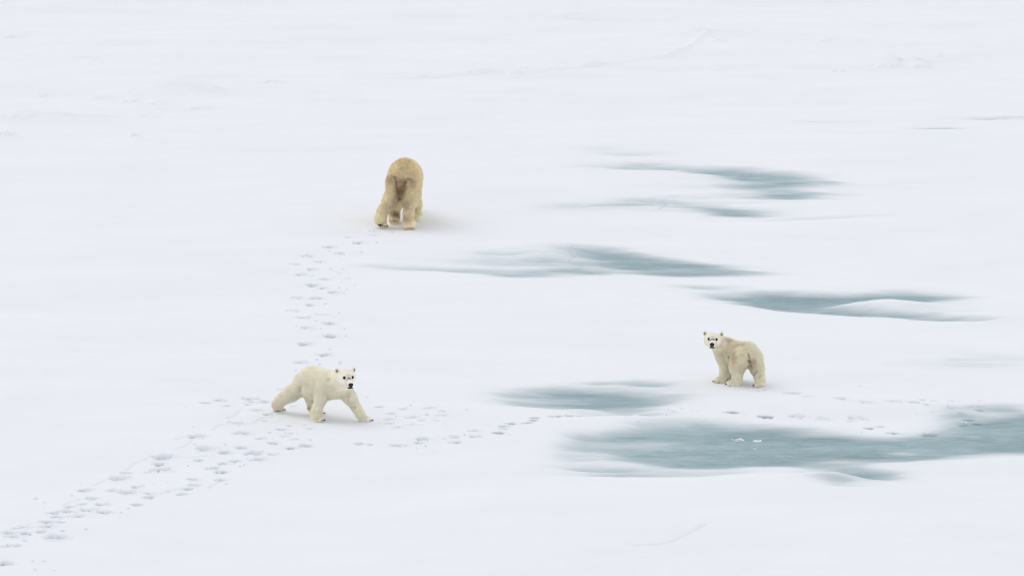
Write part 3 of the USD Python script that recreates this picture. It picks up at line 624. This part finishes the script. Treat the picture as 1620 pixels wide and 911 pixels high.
c2.finish('polar_bear_cub', 'cream polar bear cub seen from behind, looking back over its left shoulder', 'polar bear', c2.G(650, 780),
  (.955, .896, .760),
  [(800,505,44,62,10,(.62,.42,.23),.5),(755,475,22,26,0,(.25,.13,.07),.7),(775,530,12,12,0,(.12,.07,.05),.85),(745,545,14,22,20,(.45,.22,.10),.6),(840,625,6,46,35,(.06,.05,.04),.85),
   (890,670,30,10,-40,(.35,.31,.25),.35),(745,415,12,34,-20,(.22,.19,.14),.55),(660,395,50,8,-35,(.45,.40,.31),.3),(690,340,60,7,-20,(.5,.44,.34),.3),(500,230,80,30,15,(.55,.42,.24),.4),
   (560,430,35,100,0,(.58,.46,.28),.35),(495,420,24,10,50,(.25,.22,.17),.5),(490,715,28,18,0,(.22,.16,.11),.6),(900,795,60,16,0,(.45,.35,.20),.5),(360,740,60,16,0,(.6,.47,.28),.35),(620,290,100,24,-15,(.58,.46,.28),.3)],
  [(L(0,.03,.0),.10,(.85,.78,.66),.6),(L(0,.118,.014),.017,BROWN,.6),(L(-.024,.128,-.004),.011,BROWN,1.),(L(.014,.12,.014),.012,BROWN,1.),(L(-.012,.12,.016),.010,BROWN,1.),(L(0,.10,.05),.03,(.50,.41,.32),.45),(L(0,.185,-.064),.032,(.36,.33,.31),.5),(L(0,.17,-.016),.014,(.45,.47,.50),.6)]
   + [(e, .018, DARK, 1.) for e in c2.ears] + [(L(q*.049,.10,.017),.027,(.42,.37,.31),.5) for q in (-1,1)] + [(L(q*.04,.13,-.05),.035,(.60,.55,.47),.45) for q in (-1,1)] + [(e, .04, (.58,.53,.38), .4) for e in c2.ears_out],  # painted shading beside the muzzle and round the eyes
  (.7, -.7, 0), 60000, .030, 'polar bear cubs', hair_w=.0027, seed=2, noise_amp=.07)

# ---- the large bear walking away
a1 = Bear((570, 230), 6.071, 808, 631., (40, -.6, 1.30), (700, 2.6), .013)
sh = .022
a1.chain([(416,278,.30,156),(430,282,.55,160),(442,296,.85,160),(452,315,1.10,150)], .06, sh)
a1.chain([(485,345,.24,112),(345,350,.30,106)], .06, sh)
a1.chain([(440,360,.55,130),(450,370,1.0,130)], .06, sh)
a1.chain([(452,330,1.10,125),(455,365,1.45,92),(455,385,1.75,72)], .06, sh)
p = a1.chain([(485,400,.22,104),(476,530,.26,68),(464,650,.05,48),(466,715,.03,45)], .085, sh); a1.paw((470,808),(485,786), 54, p[-1][0], 46)
p = a1.chain([(345,400,.28,100),(285,525,.26,70),(215,630,.10,50),(194,690,.08,46)], .085, sh); a1.paw((192,786),(216,796), 45, p[-1][0], 48, lift=.05)
p = a1.chain([(390,430,1.05,85),(350,560,.80,52),(330,660,.58,42)], .06, sh * .6); a1.paw((326,756),(331,742), 46, p[-1][0], 42)
p = a1.chain([(495,430,1.08,95),(530,560,.95,58),(540,650,.9,42)], .06, sh * .6); a1.paw((540,724),(545,708), 44, p[-1][0], 46)
a1.chain([(385,395,.03,34),(380,455,.0,24)], .03)
a1.head(a1.P(455, 400, 1.95), math.radians(180), math.radians(12), 0, 1.35)
a1.eye = (.045, .098, .02, (.012, .010, .012)); a1.nose = ((0, .206, -.044), (.026, .017, .021)); a1.mouth = ((0, .192, -.080), (.032, .018, .008))
L = a1.L
DB = (.14, .085, .045)
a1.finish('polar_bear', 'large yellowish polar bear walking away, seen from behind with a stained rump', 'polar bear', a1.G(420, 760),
  (.96, .865, .655),
  [(380,400,56,105,0,(.46,.31,.17),.55),(352,390,14,70,-8,DB,.6),(370,475,12,50,0,DB,.65),(420,370,12,60,25,DB,.5),(470,325,34,12,20,DB,.5),(450,345,10,30,30,DB,.4),(325,300,26,10,30,DB,.5),(335,310,8,26,10,DB,.45),(405,450,12,36,20,DB,.45),
   (285,330,50,50,0,(.52,.34,.18),.4),(500,360,40,60,0,(.42,.30,.16),.35),(420,150,120,60,0,(.74,.62,.34),.5),(340,660,50,34,20,(.22,.16,.10),.65),(330,730,60,20,0,(.36,.25,.14),.5),(440,700,60,26,60,(.36,.28,.17),.4),  # foreleg patches between the hind legs: shade painted into the coat
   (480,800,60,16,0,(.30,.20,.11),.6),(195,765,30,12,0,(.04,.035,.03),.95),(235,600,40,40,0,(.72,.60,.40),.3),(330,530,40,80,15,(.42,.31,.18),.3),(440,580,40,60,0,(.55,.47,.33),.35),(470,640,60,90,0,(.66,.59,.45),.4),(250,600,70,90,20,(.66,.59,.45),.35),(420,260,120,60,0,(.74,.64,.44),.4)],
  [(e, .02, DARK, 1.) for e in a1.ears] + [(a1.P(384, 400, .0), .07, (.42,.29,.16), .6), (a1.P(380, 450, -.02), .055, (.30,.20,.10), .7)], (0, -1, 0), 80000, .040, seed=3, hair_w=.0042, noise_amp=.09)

# ================================================================ CRUSTS ON THE ICE, CRUMBS OF SNOW
import trimesh
def crust(px, py, hw, hd, h, label, stain=0.0, seed=0):
    c = ground(px, py); c[2] = ground_z(px, py) - .012; s = scale_at(py)
    m = trimesh.creation.icosphere(4); V = np.array(m.vertices)
    n = meshkit.fbm(V * 2.2 + seed * 7.7, 4, seed) - .5
    V = V * (1 + 1.5 * n[:, None]); V[:, 2] = np.where(V[:, 2] > 0, V[:, 2] * (1 + 1.4 * n), V[:, 2] * .3)
    x = thing('snow_crust', c, label, 'snow crust')
    st = stain * np.clip((meshkit.fbm(V * 3, 3, seed + 5) - .42) * 6, 0, 1) * (V[:, 0] < .3)
    put(str(x.GetPath()), 'crust', V * [hw / s, hd, h], np.array(m.faces), M['crust'], attrs={'stain': st})
crust(1170, 691, 12, .07, .018, 'small stained snow crust on the broad melt pond, yellowish and leftmost there', .8, 1)
crust(1199, 692.5, 12, .06, .016, 'small white snow crust just right of the stained one on the broad pond', 0, 2)
crust(1196, 704, 8, .04, .010, 'tiny white snow crust in front of the two others on the broad pond', 0, 3)

rg = np.random.default_rng(77)
V0, F0 = [], []; k0 = 0
ico = trimesh.creation.icosphere(1)
CR = [(430+a/3.795, 350+b/3.795) for a, b in [(350,300),(405,320),(443,345),(465,343),(450,408),(425,425),(425,300),(240,333),(440,655),(445,700),(405,540),(350,770),(540,195),(630,140),(270,832),(345,190),(320,480),(260,610),(290,660)]]
CR += [(a/3.24, 640+b/3.24) for a, b in [(180,465),(225,485),(440,645),(365,452),(655,520),(620,545),(860,435),(1150,218),(1055,335),(1160,408),(990,128),(1380,155),(995,215),(125,712),(168,815),(225,812),(180,858),(278,860),(320,655),(1230,325),(1250,320),(1075,425),(1590,200)]]
CR += [(415+a/7.59, 560+b/7.59) for a, b in [(660,70),(400,200),(935,98),(690,110)]] + [(560+a/3, 560+b/3) for a, b in [(340,450),(428,418),(55,206),(345,300),(270,250)]]
for k in rng.choice(len(pr), 90): CR.append((None, pr[k, 0] + rg.normal(0, .22), pr[k, 1] + rg.normal(0, .3)))
for c in CR:
    if c[0] is None: X_, Y_ = c[1:]; Z_ = None; r = rg.uniform(.006, .014)
    else: g_ = ground(*c); X_, Y_ = g_[:2]; r = rg.uniform(.012, .022)
    zz = float(z[tree.query([X_, Y_])[1]])
    V = np.array(ico.vertices) * rg.uniform(.7, 1.3, (len(ico.vertices), 1)) * r * [1.2, 1, .9] + [X_, Y_, zz + r * .35]
    V0.append(V); F0.append(np.array(ico.faces) + k0); k0 += len(V)
p = put('/World', 'snow_crumbs', np.concatenate(V0), np.concatenate(F0), M['crust'], attrs={'stain': np.zeros(k0)}, smooth=False)
tag(p, 'loose crumbs of snow kicked up beside the paw prints', 'snow crumbs', kind='stuff')
